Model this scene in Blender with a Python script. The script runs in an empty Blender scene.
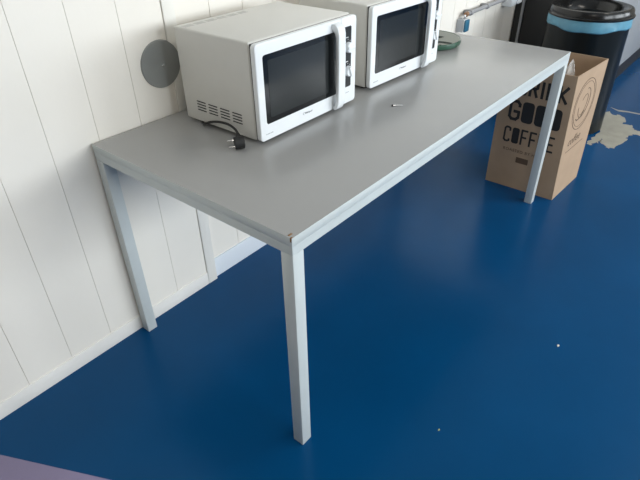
import bpy, bmesh, math, random
from mathutils import Vector, Matrix
random.seed(7)
C = bpy.context.scene.collection
PI = math.pi

# ------------------------------------------------------------------ helpers
def mat(name, col, rough=0.5, metal=0.0, spec=0.5, noise=0.0, nscale=20, bump=0.0, bscale=80,
        coat=0.0, trans=0.0, col2=None, alpha=1.0, rvar=0.0):
    m = bpy.data.materials.new(name); m.use_nodes = True
    nt = m.node_tree; b = nt.nodes['Principled BSDF']
    b.inputs['Base Color'].default_value = (*col, 1)
    b.inputs['Roughness'].default_value = rough
    b.inputs['Metallic'].default_value = metal
    b.inputs['Specular IOR Level'].default_value = spec
    b.inputs['Coat Weight'].default_value = coat
    b.inputs['Coat Roughness'].default_value = 0.08
    b.inputs['Transmission Weight'].default_value = trans
    b.inputs['Alpha'].default_value = alpha
    tc = nt.nodes.new('ShaderNodeTexCoord')
    if noise or rvar:
        n = nt.nodes.new('ShaderNodeTexNoise'); n.inputs['Scale'].default_value = nscale
        n.inputs['Detail'].default_value = 5
        nt.links.new(tc.outputs['Object'], n.inputs['Vector'])
        if noise:
            r = nt.nodes.new('ShaderNodeValToRGB')
            c2 = col2 if col2 else tuple(c * (1 - noise) for c in col)
            r.color_ramp.elements[0].color = (*c2, 1); r.color_ramp.elements[0].position = .3
            r.color_ramp.elements[1].color = (*col, 1); r.color_ramp.elements[1].position = .7
            nt.links.new(n.outputs['Fac'], r.inputs['Fac']); nt.links.new(r.outputs['Color'], b.inputs['Base Color'])
        if rvar:
            mr = nt.nodes.new('ShaderNodeMapRange')
            mr.inputs['To Min'].default_value = rough - rvar; mr.inputs['To Max'].default_value = rough + rvar
            nt.links.new(n.outputs['Fac'], mr.inputs['Value']); nt.links.new(mr.outputs['Result'], b.inputs['Roughness'])
    if bump:
        n2 = nt.nodes.new('ShaderNodeTexNoise'); n2.inputs['Scale'].default_value = bscale
        n2.inputs['Detail'].default_value = 4
        nt.links.new(tc.outputs['Object'], n2.inputs['Vector'])
        bp = nt.nodes.new('ShaderNodeBump'); bp.inputs['Strength'].default_value = bump
        bp.inputs['Distance'].default_value = 0.004
        nt.links.new(n2.outputs['Fac'], bp.inputs['Height']); nt.links.new(bp.outputs['Normal'], b.inputs['Normal'])
    return m

def box(bm, lo, hi, bev=0.0, seg=2, mi=0):
    x0, y0, z0 = lo; x1, y1, z1 = hi
    vs = [bm.verts.new(p) for p in [(x0,y0,z0),(x1,y0,z0),(x1,y1,z0),(x0,y1,z0),(x0,y0,z1),(x1,y0,z1),(x1,y1,z1),(x0,y1,z1)]]
    fs = [bm.faces.new([vs[i] for i in f]) for f in [(0,3,2,1),(4,5,6,7),(0,1,5,4),(1,2,6,5),(2,3,7,6),(3,0,4,7)]]
    for f in fs: f.material_index = mi
    if bev:
        es = set(e for f in fs for e in f.edges)
        bmesh.ops.bevel(bm, geom=list(es), offset=bev, segments=seg, profile=0.5, affect='EDGES')
    return fs

def prism(bm, pts, a0, a1, axis='y', bev=0.0, seg=2):
    """polygon pts (2-D) extruded between a0 and a1 along axis (x: pts=(y,z), y: pts=(x,z), z: pts=(x,y))"""
    def P(p, a):
        return {'x': (a, p[0], p[1]), 'y': (p[0], a, p[1]), 'z': (p[0], p[1], a)}[axis]
    A = [bm.verts.new(P(p, a0)) for p in pts]; B = [bm.verts.new(P(p, a1)) for p in pts]
    n = len(pts)
    fs = [bm.faces.new(A), bm.faces.new(B[::-1])]
    caps = list(fs)
    for i in range(n):
        fs.append(bm.faces.new([A[i], B[i], B[(i+1) % n], A[(i+1) % n]]))
    bmesh.ops.recalc_face_normals(bm, faces=fs)
    if bev:
        es = set(e for f in caps for e in f.edges)
        bmesh.ops.bevel(bm, geom=list(es), offset=bev, segments=seg, profile=0.5, affect='EDGES')

def rrect(x0, x1, z0, z1, r, n=5):
    pts = []
    for cx, cz, a in ((x1-r, z1-r, 0), (x0+r, z1-r, 90), (x0+r, z0+r, 180), (x1-r, z0+r, 270)):
        for i in range(n+1):
            t = math.radians(a + 90*i/n); pts.append((cx + r*math.cos(t), cz + r*math.sin(t)))
    return pts

def lathe(bm, prof, c=(0,0,0), axis='z', n=48, cap=True):
    rings = []
    for r, h in prof:
        ring = []
        for i in range(n):
            t = 2*PI*i/n
            u, v = r*math.cos(t), r*math.sin(t)
            p = {'z': (u, v, h), 'y': (u, h, v), 'x': (h, u, v)}[axis]
            ring.append(bm.verts.new((p[0]+c[0], p[1]+c[1], p[2]+c[2])))
        rings.append(ring)
    fs = []
    for a, b in zip(rings, rings[1:]):
        for i in range(n):
            fs.append(bm.faces.new([a[i], a[(i+1) % n], b[(i+1) % n], b[i]]))
    if cap:
        fs.append(bm.faces.new(rings[0])); fs.append(bm.faces.new(rings[-1]))
    bmesh.ops.recalc_face_normals(bm, faces=fs)

def tube(bm, pts, r, n=10):
    pts = [Vector(p) for p in pts]; rings = []
    up = Vector((0.13, 0.21, 0.97))
    for i, p in enumerate(pts):
        d = (pts[min(i+1, len(pts)-1)] - pts[max(i-1, 0)]).normalized()
        s = d.cross(up)
        if s.length < 1e-3: s = d.cross(Vector((1, 0, 0)))
        s.normalize(); t = s.cross(d)
        rr = r[i] if isinstance(r, (list, tuple)) else r
        rings.append([bm.verts.new(p + s*rr*math.cos(2*PI*k/n) + t*rr*math.sin(2*PI*k/n)) for k in range(n)])
    fs = []
    for a, b in zip(rings, rings[1:]):
        for k in range(n): fs.append(bm.faces.new([a[k], a[(k+1) % n], b[(k+1) % n], b[k]]))
    fs.append(bm.faces.new(rings[0][::-1])); fs.append(bm.faces.new(rings[-1]))
    bmesh.ops.recalc_face_normals(bm, faces=fs)

def smooth_path(pts, k=6):
    P = [Vector(p) for p in pts]; out = []
    for i in range(len(P)-1):
        a, b, c, d = P[max(i-1, 0)], P[i], P[i+1], P[min(i+2, len(P)-1)]
        for j in range(k):
            t = j/k
            out.append(0.5*((2*b) + (c-a)*t + (2*a-5*b+4*c-d)*t*t + (3*b-a-3*c+d)*t**3))
    out.append(P[-1]); return out

def obj(name, bm, mats, parent=None, angle=35, label=None):
    me = bpy.data.meshes.new(name)
    bm.normal_update(); bm.to_mesh(me); bm.free()
    for m in (mats if isinstance(mats, (list, tuple)) else [mats]): me.materials.append(m)
    for p in me.polygons: p.use_smooth = True
    me.set_sharp_from_angle(angle=math.radians(angle))
    o = bpy.data.objects.new(name, me); C.objects.link(o)
    if parent: o.parent = parent
    if label: o['label'] = label
    return o

def B(): return bmesh.new()

def thing(name, label, cat, loc=(0,0,0), rz=0, group=None):
    o = bpy.data.objects.new(name, None); C.objects.link(o)
    o.location = loc; o.rotation_euler = (0, 0, rz); o.empty_display_size = .05
    o['label'] = label; o['category'] = cat
    if group: o['group'] = group
    return o
def tag(o, label, cat, group=None):
    o['label'] = label; o['category'] = cat
    if group: o['group'] = group
    return o
def struct(name, bm, m, parent=None, angle=35):
    o = obj(name, bm, m, parent, angle)
    o['kind'] = 'structure'
    return o

def text_bm(s, size, bold=0.0, shear=0.0, extrude=0.0003, align='CENTER', spacing=1.0):
    cu = bpy.data.curves.new('lettering', 'FONT'); cu.body = s; cu.size = size
    cu.align_x = align; cu.align_y = 'CENTER'; cu.extrude = extrude; cu.offset = bold; cu.shear = shear
    cu.space_character = spacing; cu.resolution_u = 3
    o = bpy.data.objects.new('lettering', cu); C.objects.link(o)
    dg = bpy.context.evaluated_depsgraph_get()
    me = bpy.data.meshes.new_from_object(o.evaluated_get(dg))
    bpy.data.objects.remove(o)
    bm = bmesh.new(); bm.from_mesh(me); bpy.data.meshes.remove(me)
    return bm

# ------------------------------------------------------------------ materials
M = {}
M['wall'] = mat('cream_wall_paint', (.87,.83,.755), .45, noise=.04, nscale=3, bump=.05, bscale=60)
M['wall2'] = mat('white_wall_paint', (.85,.83,.77), .45, noise=.03, nscale=3)
M['skirt'] = mat('white_skirting_paint', (.83,.805,.76), .4, noise=.05, nscale=9)
M['skirt2'] = mat('bright_skirting_paint', (.80,.85,.90), .35, noise=.03, nscale=9)
M['groove'] = mat('groove_shade_paint', (.55,.49,.40), .7)
M['floor'] = mat('blue_floor_coating', (.0002,.058,.172), .24, spec=.24, noise=.16, nscale=2.2, bump=.04, bscale=25, rvar=.05)
M['floor'].node_tree.nodes['Principled BSDF'].inputs['Specular Tint'].default_value = (.5,.78,1,1)
M['patch'] = mat('bare_screed_patch', (.37,.35,.29), .6, noise=.2, nscale=14)
M['mat'] = mat('mauve_grey_patch', (.27,.23,.36), .75, noise=.08, nscale=6, bump=.2, bscale=300)
M['top'] = mat('grey_laminate', (.36,.36,.355), .24, spec=.5, noise=.03, nscale=5, rvar=.03)
M['frame'] = mat('silver_painted_steel', (.63,.675,.665), .36, metal=.1, noise=.05, nscale=12)
M['chip'] = mat('exposed_chipboard', (.33,.19,.09), .9, noise=.5, nscale=400)
M['scuff'] = mat('dark_scuff', (.10,.09,.08), .8)
M['mwbody'] = mat('warm_white_enamel', (.66,.65,.61), .38, noise=.015, nscale=40)
M['mwfront'] = mat('white_gloss_plastic', (.80,.83,.85), .25, coat=.2)
M['mwglass'] = mat('black_oven_glass', (.004,.005,.006), .08, spec=.35)
M['mwmesh'] = mat('oven_screen', (.018,.021,.022), .16, spec=.32, noise=.1, nscale=900)
M['vent'] = mat('vent_dark', (.02,.02,.02), .8)
M['vent2'] = mat('vent_grey', (.47,.46,.43), .6)
M['print'] = mat('grey_print', (.28,.30,.32), .6)
M['white'] = mat('white_marks', (.8,.8,.8), .5)
M['black'] = mat('black_plastic', (.008,.010,.011), .35)
M['rubber'] = mat('black_rubber', (.012,.012,.012), .6)
M['steel'] = mat('bright_steel', (.75,.75,.75), .25, metal=1)
M['plate'] = mat('dark_grey_plate', (.27,.28,.27), .33, noise=.12, nscale=12)
M['card'] = mat('kraft_cardboard', (.40,.28,.185), .85, noise=.10, nscale=12, bump=.08, bscale=40)
M['ink'] = mat('black_ink', (.012,.012,.013), .7)
M['ink2'] = mat('brown_ink', (.10,.062,.038), .8)
M['bin'] = mat('black_bin_shell', (.003,.005,.006), .30, spec=.22)
M['lid'] = mat('black_gloss_lid', (.006,.006,.006), .22, spec=.4)
M['bag'] = mat('blue_bag_film', (.13,.34,.46), .35, noise=.25, nscale=18, bump=.5, bscale=30)
M['film'] = mat('clear_film', (.75,.72,.68), .25, alpha=.35, bump=.6, bscale=40)
M['cabblack'] = mat('black_cabinet_side', (.010,.010,.011), .5)
M['cabgrey'] = mat('grey_cabinet_front', (.30,.31,.32), .4, metal=.1)
M['strip'] = mat('grey_metal_strip', (.33,.34,.35), .4, metal=.2)
M['conduit'] = mat('grey_conduit', (.30,.30,.31), .45)
M['socket'] = mat('grey_socket_housing', (.42,.44,.47), .4)
M['blue'] = mat('blue_socket_cover', (.03,.14,.23), .35)
M['brass'] = mat('copper_gland', (.30,.17,.10), .4, metal=.5)
M['junction'] = mat('white_junction_plastic', (.72,.75,.77), .4)
M['glass'] = mat('green_glass_rim', (.03,.085,.055), .15, coat=.2)
M['glasstop'] = mat('green_grey_glass', (.13,.145,.115), .3, spec=.3)
M['glassdark'] = mat('dark_green_glass', (.003,.010,.007), .55, spec=.1)
M['ceil'] = mat('ceiling_white', (.55,.55,.53), .8)
M['roomwall'] = mat('room_wall', (.34,.30,.26), .7)
M['winframe'] = mat('window_frame_white', (.7,.7,.7), .5)

# ------------------------------------------------------------------ the setting
WY = 0.008
bm = B(); box(bm, (-3,-5,-.1), (8,.1,0)); floor = struct('floor', bm, M['floor'])
bm = B(); box(bm, (-3,-5,2.9), (8,.1,3.0)); struct('ceiling', bm, M['ceil'])

bm = B()
box(bm, (-3, WY+.004, 0), (.345, .1, 2.9), mi=1)
box(bm, (.345, .024, 0), (8, .1, 2.9), mi=1)
x = .3255
g = .0006
edges = [.3255]
while x > -3: x -= .147; edges.append(x)
for a, b_ in zip(edges, edges[1:]):
    box(bm, (b_+g, WY, 0), (a-g, WY+.006, 2.9))
# planks right of the upright
xs = [.371]
while xs[-1] < 7.9: xs.append(xs[-1] + .147)
for a, b_ in zip(xs, xs[1:]):
    box(bm, (a+.001, .020, 0), (b_-.001, .026, 2.9))
struct('wall_back', bm, [M['wall'], M['groove']])
bm = B(); box(bm, (.3263, .003, 0), (.370, .06, 2.9), .0015)
struct('trim_1', bm, M['wall2'])
bm = B(); box(bm, (-3, .004, 0), (.3255, .012, .0575), .001); struct('baseboard_left', bm, M['skirt'])
bm = B(); box(bm, (.3715, .014, 0), (3.16, .03, .090), .0015); struct('baseboard_right', bm, M['skirt2'])
bm = B(); box(bm, (-3.1,-5,0), (-3,.1,2.9)); struct('wall_left', bm, M['roomwall'])
bm = B(); box(bm, (8,-5,0), (8.1,.1,2.9)); struct('wall_right', bm, M['roomwall'])
# window wall opposite
WINS = [(-.4,1.9), (2.3,4.6), (5.0,7.3)]
WZ0, WZ1 = .9, 2.55
bm = B()
box(bm, (-3,-5.12,0), (8,-5,WZ0)); box(bm, (-3,-5.12,WZ1), (8,-5,2.9))
xx = -3
for a, b_ in WINS: box(bm, (xx,-5.12,WZ0), (a,-5,WZ1)); xx = b_
box(bm, (xx,-5.12,WZ0), (8,-5,WZ1))
struct('wall_front', bm, M['roomwall'])
for i, (a, b_) in enumerate(WINS):
    bm = B(); t = .05
    box(bm, (a,-5.08,WZ0), (b_,-5.03,WZ0+t)); box(bm, (a,-5.08,WZ1-t), (b_,-5.03,WZ1))
    for q in (a, (a+b_-t)/2, b_-t): box(bm, (q,-5.08,WZ0+t), (q+t,-5.03,WZ1-t))
    struct('window_%d' % (i+1), bm, M['winframe'])

# worn patch of bare screed by the bin, scratch beside it
def flat_poly(pts, z0=0.0, z1=.0006):
    bm = B(); prism(bm, pts, z0, z1, 'z'); return bm
def rough_edge(pts, amp, k=4):
    out = []
    n = len(pts)
    for i in range(n):
        a, b_ = Vector(pts[i]), Vector(pts[(i+1) % n])
        for j in range(k):
            p = a.lerp(b_, j/k)
            if j: p += Vector((random.uniform(-amp, amp), random.uniform(-amp, amp)))
            out.append((p.x, p.y))
    return out
PATCH_PTS = [(3.26, -0.714), (3.29, -0.743), (3.23, -0.776), (3.26, -0.815), (3.176, -0.873), (3.103, -0.871), (3.124, -0.922), (3.047, -0.955), (3.047, -0.999), (3.039, -1.04), (3.035, -1.069), (2.994, -1.078), (2.966, -1.041), (2.972, -1.007), (2.992, -0.978), (2.949, -0.964), (2.895, -0.949), (2.839, -0.958), (2.748, -0.938), (2.684, -0.932), (2.659, -0.908), (2.697, -0.872), (2.719, -0.841), (2.789, -0.831), (2.7, -0.837), (2.711, -0.819), (2.639, -0.804), (2.663, -0.78), (2.714, -0.782), (2.79, -0.791), (2.917, -0.785)]
o = obj('worn_patch', flat_poly(rough_edge(PATCH_PTS, .010, 4)), M['patch'], floor)
o['label'] = 'bare beige screed where the blue coating has flaked off'
SCR = [(3.372, -0.721), (3.35, -0.781), (3.365, -0.842), (3.367, -0.936), (3.382, -1.015), (3.366, -1.018), (3.348, -0.94), (3.342, -0.848), (3.324, -0.788)]
o = obj('scratch', flat_poly(SCR), M['patch'], floor)

# thin flat mauve shape on the floor, bottom left
MAUVE_PTS = [(-.579,-.118), (-.36,-.56), (-.80,-.78), (-1.02,-.338)]
bm = B(); prism(bm, MAUVE_PTS, 0, .003, 'z', .0008)
tag(obj('mauve_patch', bm, M['mat']), 'mauve grey thin flat patch on the blue floor at the bottom left corner', 'mat')

# ------------------------------------------------------------------ table
L, W, H, S = 1.785, .788, .740, .037
t = thing('table', 'long grey laminate table with silver square legs against the cream wall', 'table')
bm = B()
box(bm, (0,-W,.716), (L,0,H), .0004)
for f in bm.faces:
    f.material_index = 0 if abs(f.normal.z) > .9 and f.calc_center_median().z > .73 else 1
bm.normal_update()
for f in bm.faces: f.material_index = 0 if f.normal.z > .9 else 1
obj('tabletop', bm, [M['top'], M['frame']], t)
e = .0001
bm = B(); box(bm, (e,-W+e,.692), (L-e,-W+.03,.716)); obj('rail', bm, M['frame'], t)
bm = B(); box(bm, (e,-.03,.692), (L-e,-e,.716), .001); obj('rail', bm, M['frame'], t)
bm = B(); box(bm, (e,-W+.0301,.692), (.03,-.0301,.716)); obj('rail', bm, M['frame'], t)
bm = B(); box(bm, (L-.03,-W+.0305,.692), (L-e,-.0305,.716), .001); obj('rail', bm, M['frame'], t)
for lx, ly in ((0,-W), (L-S,-W), (0,-S), (L-S,-S)):
    bm = B(); box(bm, (lx,ly,0), (lx+S,ly+S,.6915), .0018)
    obj('leg', bm, M['frame'], t)
# chipped corner, nearest
bm = B()
for k in range(14):
    a = random.uniform(0, .012); b_ = random.uniform(0, .012); zz = random.uniform(.724, .7402)
    box(bm, (-.0012+a*.4, -W-.0012+b_, zz-.006), (.004+a, -W+.004+b_, zz+.0015), .0008)
obj('chipped_corner', bm, M['chip'], t, label='brown chipboard showing where the corner edge has broken away')

# ------------------------------------------------------------------ microwaves
def make_microwave(label, loc, rz):
    t = thing('microwave_oven', label, 'microwave', loc, rz, 'microwaves on the table')
    w, d, h = .455, .334, .285
    bm = B(); box(bm, (.010,.0240,.010), (w-.004,d,h), .006, 3)
    obj('housing', bm, M['mwbody'], t)
    bm = B()
    for c in range(4):
        for r in range(4):
            y = .273 - c*.0525; z = .0755 - r*.0088
            pts = rrect(y-.040+0, y, z-.0016, z+.0016, .0015, 3)
            prism(bm, pts, .0092, .0104, 'x')
    obj('side_vent', bm, M['vent'], t)
    bm = B()
    for c in range(6):
        for r in range(3):
            x0 = .020 + c*.043; y = .288 + r*.008
            box(bm, (x0,y,h-.0004), (x0+.034,y+.004,h+.0004))
    obj('top_vent', bm, M['vent2'], t)
    for fx in (.04, w-.04):
        for fy in (.05, d-.04):
            bm = B(); lathe(bm, [(.011,0),(.013,.011)], (fx,fy,0), n=16); obj('foot', bm, M['rubber'], t)
    bm = B(); box(bm, (.014,.0175,.014), (w-.009,.0250,h-.005)); obj('door_seal', bm, M['rubber'], t)
    # door
    xd = .378
    bm = B()
    pts = rrect(0, xd, .011, .282, .010)
    # square off the seam side
    pts = [(px if px < xd-.011 else xd, pz) for px, pz in pts]
    pts = [(0+.010*(1-math.cos(a)), .011+.010*(1-math.sin(a))) for a in [PI/2*k/5 for k in range(6)]][::-1]
    pts = []
    R_ = .012
    for k in range(6):
        a = PI + PI/2*k/5; pts.append((.008+R_+R_*math.cos(a), .011+R_+R_*math.sin(a)))
    pts += [(xd, .011), (xd, .282)]
    for k in range(6):
        a = PI/2 + PI/2*k/5; pts.append((.008+R_+R_*math.cos(a), .282-R_+R_*math.sin(a)))
    prism(bm, pts, 0, .018, 'y', .0035, 3)
    door = obj('door', bm, M['mwfront'], t)
    bm = B(); prism(bm, rrect(.034,.354,.058,.250,.008), -.0008, .004, 'y', .0006, 1)
    win = obj('door_window', bm, M['mwglass'], door)
    bm = B(); prism(bm, rrect(.051,.312,.074,.234,.004), -.0012, .003, 'y')
    obj('window_screen', bm, M['mwmesh'], door)
    # handle
    bm = B()
    outer = [(.002,.275),(-.010,.2755),(-.018,.271),(-.025,.261),(-.028,.247),(-.029,.15),(-.028,.05),(-.025,.032),(-.020,.020),(-.014,.014),(-.006,.012)]
    inner = [(-.005,.022),(-.010,.028),(-.013,.038),(-.015,.052),(-.016,.15),(-.015,.239),(-.012,.248),(-.006,.254),(.002,.256)]
    prism(bm, outer+inner, .329, .364, 'x', .003, 3)
    obj('handle', bm, M['mwfront'], door, angle=50)
    tb = text_bm('Whirlpool', .0082, shear=.15)
    bmesh.ops.transform(tb, matrix=Matrix.Translation((.214,-.0004,.041)) @ Matrix.Rotation(PI/2, 4, 'X'), verts=tb.verts)
    obj('lettering', tb, M['print'], door)
    bm = B()
    ring = [(.195+.006*math.cos(a), -.0005, .0415+.0038*math.sin(a)) for a in [2*PI*k/20 for k in range(15)]]
    tube(bm, ring, .0005, 6); obj('logo_swoosh', bm, M['print'], door)
    bm = B()
    for k in range(5): box(bm, (.028+k*.006,-.0003,.0285), (.032+k*.006,.001,.031))
    obj('model_print', bm, M['print'], door)
    # control side
    bm = B(); pts = [(xd+.0012, .282), (xd+.0012, .011)]
    for k in range(6):
        a = -PI/2 + PI/2*k/5; pts.append((w-R_+R_*math.cos(a), .011+R_+R_*math.sin(a)))
    for k in range(6):
        a = PI/2*k/5; pts.append((w-R_+R_*math.cos(a), .282-R_+R_*math.sin(a)))
    prism(bm, pts, 0, .018, 'y', .0035, 3)
    pan = obj('control_panel', bm, M['mwfront'], t)
    bm = B(); prism(bm, rrect(.390,.428,.066,.254,.005), -.0008, .003, 'y', .0004, 1)
    dialbm = bm
    for kz, ang in ((.192, .1), (.118, 1.2)):
        bm = B(); lathe(bm, [(.0165,-.001),(.0162,-.010),(.0145,-.013)], (.410,0,kz), 'y', 28)
        gb = B(); prism(gb, rrect(-.0165,.0165,-.0045,.0045,.003,3), -.0185, -.012, 'y', .001, 2)
        bmesh.ops.transform(gb, matrix=Matrix.Translation((.410,0,kz)) @ Matrix.Rotation(ang, 4, 'Y'), verts=gb.verts)
        me = bpy.data.meshes.new('tmp'); gb.to_mesh(me); gb.free(); bm.from_mesh(me); bpy.data.meshes.remove(me)
        obj('knob', bm, M['mwfront'], pan)
    bm = dialbm
    for kz in (.192, .118):
        for a in range(-3, 4):
            ta = math.radians(90+a*40); px, pz = .410+.0205*math.cos(ta)*.85, kz+.0235*math.sin(ta)
            if .392 < px < .427: box(bm, (px-.0007,-.0011,pz-.0018), (px+.0007,0,pz+.0018), mi=1)
        box(bm, (.400,-.0011,kz+.029), (.412,0,kz+.031), mi=1)
    obj('dial_plate', bm, [M['black'], M['white']], pan)
    bm = B()
    for k in range(4): box(bm, (.402+k*.005,-.0003,.046), (.405+k*.005,.001,.0485))
    obj('model_print', bm, M['print'], pan)
    return t

mw = make_microwave('white microwave nearest the camera, its black power plug lying beside it', (.284,-.413,H+.0012), 0)
# cord and plug, belongs to the first microwave (local coordinates)
def lp(x, y, z): return (x-.284+.003, y+.413, z-H)
bm = B()
path = smooth_path([lp(.315,-.125,.7445), lp(.296,-.145,.745), lp(.284,-.170,.750), lp(.281,-.205,.766), lp(.281,-.245,.776),
                    lp(.280,-.285,.779), lp(.275,-.318,.775), lp(.268,-.338,.768)])
tube(bm, path, .0036, 10)
cord = obj('power_cord', bm, M['rubber'], mw)
bm = B()
a = Vector(lp(.269,-.335,.768)); 
tube(bm, [a, a.lerp(Vector(lp(.255,-.356,.759)), .5), Vector(lp(.255,-.356,.759)), Vector(lp(.249,-.368,.758))], [.0045,.0075,.0110,.0125], 14)
# round body of the plug, its face turned to the left
cc = Vector(lp(.241,-.372,.759)); ax = Vector((-.80,.55,-.05)).normalized()
tube(bm, [cc-ax*.014, cc-ax*.012, cc+ax*.013, cc+ax*.015], [.013,.0178,.0178,.016], 22)
obj('plug', bm, M['rubber'], cord)
bm = B(); sd = ax.cross(Vector((0,0,1))).normalized(); up_ = sd.cross(ax)
for s in (-1, 1):
    q = cc + ax*.015 + (sd*.3+up_*.8)*.0105*s
    tube(bm, [q, q+ax*.016, q+ax*.018], [.0024,.0024,.0014], 10)
obj('plug_pin', bm, M['steel'], cord)

mw2 = make_microwave('white microwave further from the camera, half hidden behind the first', (.842,-.396,H+.0012), math.radians(-2.0))

# ------------------------------------------------------------------ green glass turntable
t = thing('glass_turntable', 'round green glass turntable plate on the table beside the further microwave', 'plate', (1.55,-.23,H))
bm = B(); lathe(bm, [(.130,0),(.142,.004),(.145,.012),(.145,.0240),(.142,.0258),(.1385,.0240)], n=64)
obj('rim', bm, M['glass'], t)
bm = B(); lathe(bm, [(.1384,.020),(.1384,.0242)], n=64); obj('plate_surface', bm, M['glasstop'], t)
bm = B()  # flat dark green shapes standing slightly proud of the plate surface
prism(bm, [(-.075,-.050),(-.040,-.052),(-.028,-.070),(-.022,-.092),(-.020,-.130),(-.038,-.132),(-.046,-.110),(-.047,-.088),(-.080,-.068)], .0225, .0249, 'z')
prism(bm, [(.044,-.004),(.053,-.016),(.05,-.052),(.006,-.042),(-.007,-.033)], .0225, .0249, 'z')
prism(bm, [(-.082,-.098),(-.074,-.104),(-.081,-.110),(-.089,-.104)], .0225, .0249, 'z')
obj('marks', bm, M['glassdark'], t, label='dark green angular recess')

# small silver clip on the tabletop
t = thing('metal_clip', 'tiny silver clip lying on the tabletop in front of the further microwave', 'clip', (.788,-.537,H), math.radians(-47))
bm = B(); tube(bm, [(-.002,0,.0035),(.016,0,.0035),(.030,0,.0025)], [.0034,.0030,.0018], 10); obj('clip_body', bm, M['steel'], t)
bm = B(); tube(bm, [(-.0065,0,.0037),(-.0022,0,.0037)], .0036, 10); obj('end_cap', bm, M['rubber'], t, label='black end')

# ------------------------------------------------------------------ round plate on the wall
t = thing('wall_cover_plate', 'round dark grey cover plate screwed to the wall left of the microwaves', 'cover plate', (.289,WY,.903))
bm = B(); lathe(bm, [(.072,0),(.072,-.004),(.0705,-.0055)], (0,0,0), 'y', 56); obj('disc', bm, M['plate'], t)
bm = B(); lathe(bm, [(.0035,-.0054),(.0035,-.0075),(.002,-.0085)], (.004,0,-.004), 'y', 14); obj('screw', bm, M['steel'], t)

# ------------------------------------------------------------------ conduit and sockets on the wall
t = thing('wall_socket', 'grey wall socket with blue cover hanging under the end of the conduit', 'socket', (2.328,.020,.605))
bm = B(); box(bm, (0,-.046,0), (.055,0,.070), .005, 3); obj('housing', bm, M['socket'], t)
bm = B(); box(bm, (.002,-.060,.002), (.053,-.0475,.068), .005, 3); obj('socket_cover', bm, M['blue'], t)
bm = B(); box(bm, (-.001,-.0478,.0), (.056,-.0458,.070)); obj('gasket', bm, M['white'], t)
PZ = .701
t = thing('conduit_pipe', 'grey conduit pipe along the wall bending down into the blue socket', 'pipe', (0,0,0))
bm = B(); tube(bm, smooth_path([(2.350,-.010,.672),(2.350,-.014,PZ-.018),(2.358,-.018,PZ-.006),(2.385,-.021,PZ)], 5), .008, 12)
obj('pipe_bend', bm, M['steel'], t)
bm = B(); tube(bm, [(2.375,-.021,PZ),(2.925,-.021,PZ)], .0115, 14); obj('pipe', bm, M['conduit'], t)
for xq in (2.40, 2.62, 2.86):
    bm = B(); prism(bm, rrect(-.037,.020,PZ-.0155,PZ+.0145,.012), xq, xq+.022, 'x', .001); obj('pipe_clip', bm, M['conduit'], t)
bm = B(); tube(bm, [(2.352,-.0205,PZ-.003),(2.372,-.021,PZ)], .014, 12); obj('gland', bm, M['brass'], t)
t = thing('junction_box', 'white junction box on the wall where the conduit ends beside the black cabinet', 'box', (2.93,.020,.645))
bm = B(); box(bm, (.02,-.070,0), (.10,0,.13), .006, 3); obj('box_body', bm, M['junction'], t)
bm = B(); box(bm, (.104,-.080,.005), (.18,0,.12), .012, 3); obj('box_cover', bm, M['junction'], t)

# ------------------------------------------------------------------ black cabinet with grey front
t = thing('base_cabinet', 'black sided cabinet with grey front standing behind the bin', 'cabinet', (3.19,0,0))
bm = B(); box(bm, (0,-.57,.0), (2.2,-.055,.90), .003); obj('carcass', bm, M['cabblack'], t)
bm = B(); box(bm, (-.012,-.595,.9005), (2.215,.015,.93), .004); obj('worktop', bm, M['cabblack'], t)
for k in range(3):
    bm = B(); box(bm, (.006+k*.732,-.592,.12), (.732+k*.732,-.5705,.885), .003); d = obj('door', bm, M['cabgrey'], t)
    bm = B(); box(bm, (.62+k*.732,-.612,.80), (.70+k*.732,-.5925,.815), .004); obj('handle', bm, M['black'], d)
bm = B(); box(bm, (.0,-.047,.0), (.02,-.030,.90)); obj('side_strip', bm, M['strip'], t, label='grey metal strip down the rear edge')
bm = B(); box(bm, (.012,-.0545,0), (.04,.016,.90)); obj('back_panel', bm, M['black'], t)
bm = B(); box(bm, (0,-.580,.0), (2.2,-.5705,.108)); obj('plinth', bm, M['cabblack'], t)

# ------------------------------------------------------------------ bin
t = thing('waste_bin', 'round black waste bin with blue bag edge under its black lid', 'bin', (2.905,-.550,0))
bm = B(); lathe(bm, [(.228,0),(.235,.006),(.231,.30),(.224,.675)], n=72); obj('bin_body', bm, M['bin'], t)
bm = B()
n = 96; rings = []
for zz, rr in ((.617,.2275),(.624,.231),(.65,.230),(.672,.229),(.684,.228)):
    ring = []
    for i in range(n):
        a = 2*PI*i/n
        wob = .0018*math.sin(7*a+zz*40) + .0012*math.sin(19*a+zz*90)
        dz = (.006*math.sin(3*a+1)+.003*math.sin(8*a)) if zz < .63 else 0
        ring.append(bm.verts.new(((rr+wob)*math.cos(a), (rr+wob)*math.sin(a), zz+dz)))
    rings.append(ring)
for a, b_ in zip(rings, rings[1:]):
    for i in range(n): bm.faces.new([a[i], a[(i+1)%n], b_[(i+1)%n], b_[i]])
bagob = obj('bag_edge', bm, M['bag'], t, label='pale blue bin bag folded over the rim')
sm = bagob.modifiers.new('thickness', 'SOLIDIFY'); sm.thickness = .001; sm.offset = 1
bm = B()
lathe(bm, [(.226,.672),(.236,.676),(.238,.684),(.229,.690),(.227,.712),(.220,.722),(.205,.726),(.180,.721),(.150,.700),(.132,.670),(.122,.600),(.110,.50)], n=72, cap=False)
ld = obj('lid', bm, M['lid'], t)
sm = ld.modifiers.new('thickness', 'SOLIDIFY'); sm.thickness = .002; sm.offset = -1

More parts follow.
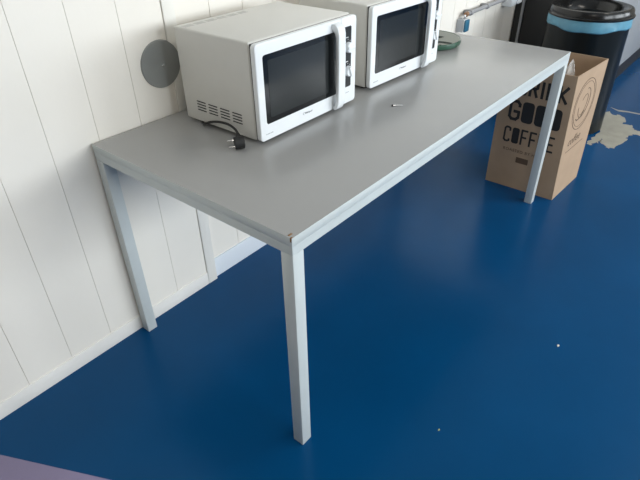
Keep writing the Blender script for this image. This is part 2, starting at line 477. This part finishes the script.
# ------------------------------------------------------------------ coffee carton
HC = .63
b0, b1, b2, b3 = [Vector(p) for p in ((1.85,-.497,0),(1.85,-.856,0),(2.182,-.872,0),(2.185,-.515,0))]
t0, t1, t2, t3 = [Vector(p) for p in ((1.848,-.494,HC),(1.826,-.834,HC),(2.189,-.861,HC),(2.20,-.505,HC))]
t = thing('cardboard_carton', 'open brown coffee carton on the floor behind the far table leg', 'box', (1.85,-.856,0))
org = Vector((1.85,-.856,0))
def quad_shell(bm, q, inward, th=.004, n=10):
    """a board between four corners (bottom-left, bottom-right, top-right, top-left), slightly bowed"""
    A, D = [], []
    for j in range(n+1):
        for i in range(n+1):
            u, v = i/n, j/n
            p = q[0].lerp(q[1], u).lerp(q[3].lerp(q[2], u), v)
            bow = .0*math.sin(PI*u)*math.sin(PI*v)
            A.append(bm.verts.new(p - org - inward*bow)); D.append(bm.verts.new(p - org + inward*(th-bow)))
    W_ = n+1
    fs = []
    for j in range(n):
        for i in range(n):
            a = j*W_+i
            fs.append(bm.faces.new([A[a],A[a+1],A[a+1+W_],A[a+W_]])); fs.append(bm.faces.new([D[a],D[a+W_],D[a+1+W_],D[a+1]]))
    for i in range(n):
        for r in (0, n):
            a = r*W_+i; fs.append(bm.faces.new([A[a],D[a],D[a+1],A[a+1]]))
        for c in (0, n):
            a = i*W_+c; fs.append(bm.faces.new([A[a],D[a],D[a+W_],A[a+W_]]))
    bmesh.ops.recalc_face_normals(bm, faces=fs)
bm = B()
quad_shell(bm, (b0,b1,t1,t0), Vector((1,0,0)))
quad_shell(bm, (b1,b2,t2,t1), Vector((0,1,0)))
quad_shell(bm, (b2,b3,t3,t2), Vector((-1,0,0)))
quad_shell(bm, (b3,b0,t0,t3), Vector((0,-1,0)))
box(bm, tuple(Vector((1.854,-.85,.002))-org), tuple(Vector((2.18,-.505,.006))-org))
carton = obj('carton_walls', bm, M['card'], t)
def on_face(q, out, uw, vh):
    def f(u, v, dz=0):   # u, v in metres from bottom-left
        p = q[0].lerp(q[1], u/uw).lerp(q[3].lerp(q[2], u/uw), v/vh)
        return p - org + out*(.0004+dz)
    return f
F1 = on_face((b0,b1,t1,t0), Vector((-1,0,0)), .359, HC)   # u = distance along -y from the back edge
F2 = on_face((b1,b2,t2,t1), Vector((0,-1,0)), .333, HC)
def decal(polys, f, name, m, parent):
    bm = B()
    for pts in polys:
        A = [bm.verts.new(f(u, v, .0004)) for u, v in pts]; D = [bm.verts.new(f(u, v, -.0006)) for u, v in pts]
        n = len(pts); fs = [bm.faces.new(A), bm.faces.new(D[::-1])]
        for i in range(n): fs.append(bm.faces.new([A[i],D[i],D[(i+1)%n],A[(i+1)%n]]))
        bmesh.ops.recalc_face_normals(bm, faces=fs)
    return obj(name, bm, m, parent)
def stroke(pts, w):
    out = []
    for (a, b_), (c, d) in zip(pts, pts[1:]):
        v = Vector((c-a, d-b_)); ln = v.length; v /= ln; nrm = Vector((-v.y, v.x))*w/2; e = v*w*.35
        out.append([(a-e.x+nrm.x, b_-e.y+nrm.y), (a-e.x-nrm.x, b_-e.y-nrm.y), (c+e.x-nrm.x, d+e.y-nrm.y), (c+e.x+nrm.x, d+e.y+nrm.y)])
    return out
def letter(ch, u, v, w, h, s):
    a, b_ = u+s/2, u+w-s/2; c, d = v+s/2, v+h-s/2; m_ = (c+d)/2
    if ch == 'O': return [rrect(u, u+w, v, v+h, w*.28, 3)]
    if ch == 'D' and s > .009: return [rrect(u, u+w, v, v+h, w*.28, 3)]
    k = w*.2
    S_ = {'C': [[(b_,d-h*.18),(b_,d-k*.5),(b_-k,d),(a+k,d),(a,d-k),(a,c+k),(a+k,c),(b_-k,c),(b_,c+k*.5),(b_,c+h*.12)]],
          'G': [[(b_,d-h*.2),(b_,d-k),(b_-k,d),(a+k,d),(a,d-k),(a,c+k),(a+k,c),(b_-k,c),(b_,c+k),(b_,m_-h*.05),(a+w*.38,m_-h*.05)]],
          'F': [[(a,c),(a,d),(b_,d)],[(a,m_),(b_-w*.12,m_)]],
          'E': [[(b_,c),(a,c),(a,d),(b_,d)],[(a,m_),(b_-w*.12,m_)]],
          'D': [[(a,c),(a,d),(b_-k,d),(b_,d-k),(b_,c+k),(b_-k,c),(a,c)]],
          'R': [[(a,c),(a,d),(b_-k,d),(b_,d-k),(b_,m_+k*.6),(b_-k,m_),(a,m_)],[(a+w*.4,m_),(b_,c)]],
          'I': [[((a+b_)/2,c),((a+b_)/2,d)]],
          'N': [[(a,c),(a,d),(b_,c),(b_,d)]],
          'K': [[(a,c),(a,d)],[(b_,d),(a+w*.15,m_),(b_,c)]]}[ch]
    out = []
    for p in S_: out += stroke(p, s)
    return out
polys = []
def word(s, y0, y1, z0, z1, sw, gap, skew=.01):
    n = len(s); tot = y0-y1; wts = [.45 if c == 'I' else 1 for c in s]
    unit = (tot - gap*(n-1))/sum(wts); u = -.497 - y0
    for c, wt in zip(s, wts):
        polys.extend(letter(c, u, z0, unit*wt, z1-z0, sw)); u += unit*wt + gap
word('DRINK', -.583, -.832, .494, .578, .0135, .009)
word('GOOD', -.556, -.822, .362, .466, .0145, .008)
word('COFFEE', -.551, -.812, .246, .328, .0095, .009)
decal(polys, F1, 'printed_slogan', M['ink'], carton)
def face_text(s, size, u, v, f, name, m, **k):
    tb = text_bm(s, size, extrude=0.0002, **k)
    for vv in tb.verts: vv.co = f(u+vv.co.x, v+vv.co.y, vv.co.z)
    return obj(name, tb, m, carton)
face_text('ROASTED BY HAND', .022, .175, .208, F1, 'small_print', M['ink2'], spacing=1.15)
decal([rrect(.142,.205,.148,.178,.003,2)], F1, 'printed_block', M['ink2'], carton)
polys = []
def ring(cu, cv, ru, rv, w, n=40, a0=0, a1=2*PI, rot=0):
    pts = []
    for k in range(n+1):
        a = a0+(a1-a0)*k/n; x_, y_ = ru*math.cos(a), rv*math.sin(a)
        pts.append((cu+x_*math.cos(rot)-y_*math.sin(rot), cv+x_*math.sin(rot)+y_*math.cos(rot)))
    return stroke(pts, w)
polys += ring(.150,.462,.118,.122,.0035)
polys += ring(.150,.462,.104,.108,.0022)
polys += ring(.150,.468,.055,.070,.0040, a0=-2.7, a1=1.9, rot=-.4)
polys += ring(.145,.462,.034,.050,.0030, a0=-1.5, a1=2.9, rot=-.5)
polys += stroke([(.085,.405),(.10,.395),(.135,.40),(.17,.425)], .006)
decal(polys, F2, 'printed_emblem', M['ink2'], carton)
face_text('coffee', .060, .125, .292, F2, 'small_print', M['ink2'], shear=.35)
decal(stroke([(.05,.245),(.25,.250)], .003), F2, 'printed_line', M['ink2'], carton)

# clear plastic film standing up out of the carton
bm = B(); n = 10; grid = []
for j in range(n+1):
    for i in range(n+1):
        u, v = i/n, j/n
        w_ = .085*(1-v*.9)
        p = Vector((1.861+.004*math.sin(7*u+5*v)+.03*u, -.735-.045*v-w_*u, .56+.115*v+.012*math.sin(4*u)))
        grid.append(bm.verts.new(p + Vector((random.uniform(-.003,.003), random.uniform(-.003,.003), 0))))
for j in range(n):
    for i in range(n):
        a = j*(n+1)+i; bm.faces.new([grid[a],grid[a+1],grid[a+n+2],grid[a+n+1]])
fo = obj('plastic_bag', bm, M['film'])
tag(fo, 'crumpled clear plastic film poking out of the open carton', 'plastic bag')
sm = fo.modifiers.new('thickness', 'SOLIDIFY'); sm.thickness = .0006

# crumbs on the floor
def crumb(x, y, s, col, label):
    bm = B(); bmesh.ops.create_icosphere(bm, subdivisions=1, radius=s)
    for v in bm.verts: v.co = Vector((v.co.x*random.uniform(.9,1.6), v.co.y*random.uniform(.7,1.1), (v.co.z+s)*.5))
    o = obj('crumb', bm, mat('crumb_colour', col, .8)); o.location = (x, y, -.0003); tag(o, label, 'crumb')
crumb(.863,-1.232,.0050,(.75,.70,.62), 'tiny pale crumb on the blue floor to the right of the front table leg')
crumb(.296,-1.073,.0035,(.55,.50,.22), 'tiny yellowish crumb on the blue floor nearest the front table leg')

# ------------------------------------------------------------------ light
def area(name, loc, rot, sx, sy, power, col):
    l = bpy.data.lights.new(name, 'AREA'); l.shape = 'RECTANGLE'; l.size = sx; l.size_y = sy
    l.energy = power; l.color = col
    o = bpy.data.objects.new(name, l); C.objects.link(o); o.location = loc; o.rotation_euler = rot; return o
for i, (a, b_) in enumerate(WINS):
    area('window_daylight', ((a+b_)/2,-5.16,(WZ0+WZ1)/2), (PI/2,0,0), b_-a, WZ1-WZ0, [125,140,112][i], (.90,.96,1.0))
for xq in (-1.0, 2.5, 5.8):
    area('ceiling_fill', (xq,-2.4,2.86), (0,0,0), 1.2, .3, 20, (1.0,.93,.82))  # added warm interior fill under the ceiling, no fixtures modelled
w = bpy.data.worlds.new('World'); bpy.context.scene.world = w; w.use_nodes = True
w.node_tree.nodes['Background'].inputs['Color'].default_value = (.80,.90,1.0,1)
w.node_tree.nodes['Background'].inputs['Strength'].default_value = 1.0

# ------------------------------------------------------------------ camera
cam = bpy.data.cameras.new('Camera'); co = bpy.data.objects.new('Camera', cam); C.objects.link(co)
co.location = (-.6786,-1.4347,1.3859); co.rotation_euler = (.9632,.0144,-.8840)
cam.sensor_width = 36; cam.lens = 529.535*36/640; cam.clip_start = .02
sc = bpy.context.scene; sc.camera = co
sc.view_settings.view_transform = 'Standard'; sc.view_settings.look = 'None'
sc.view_settings.exposure = 0.0; sc.view_settings.gamma = 1; sc.view_settings.use_curve_mapping = False
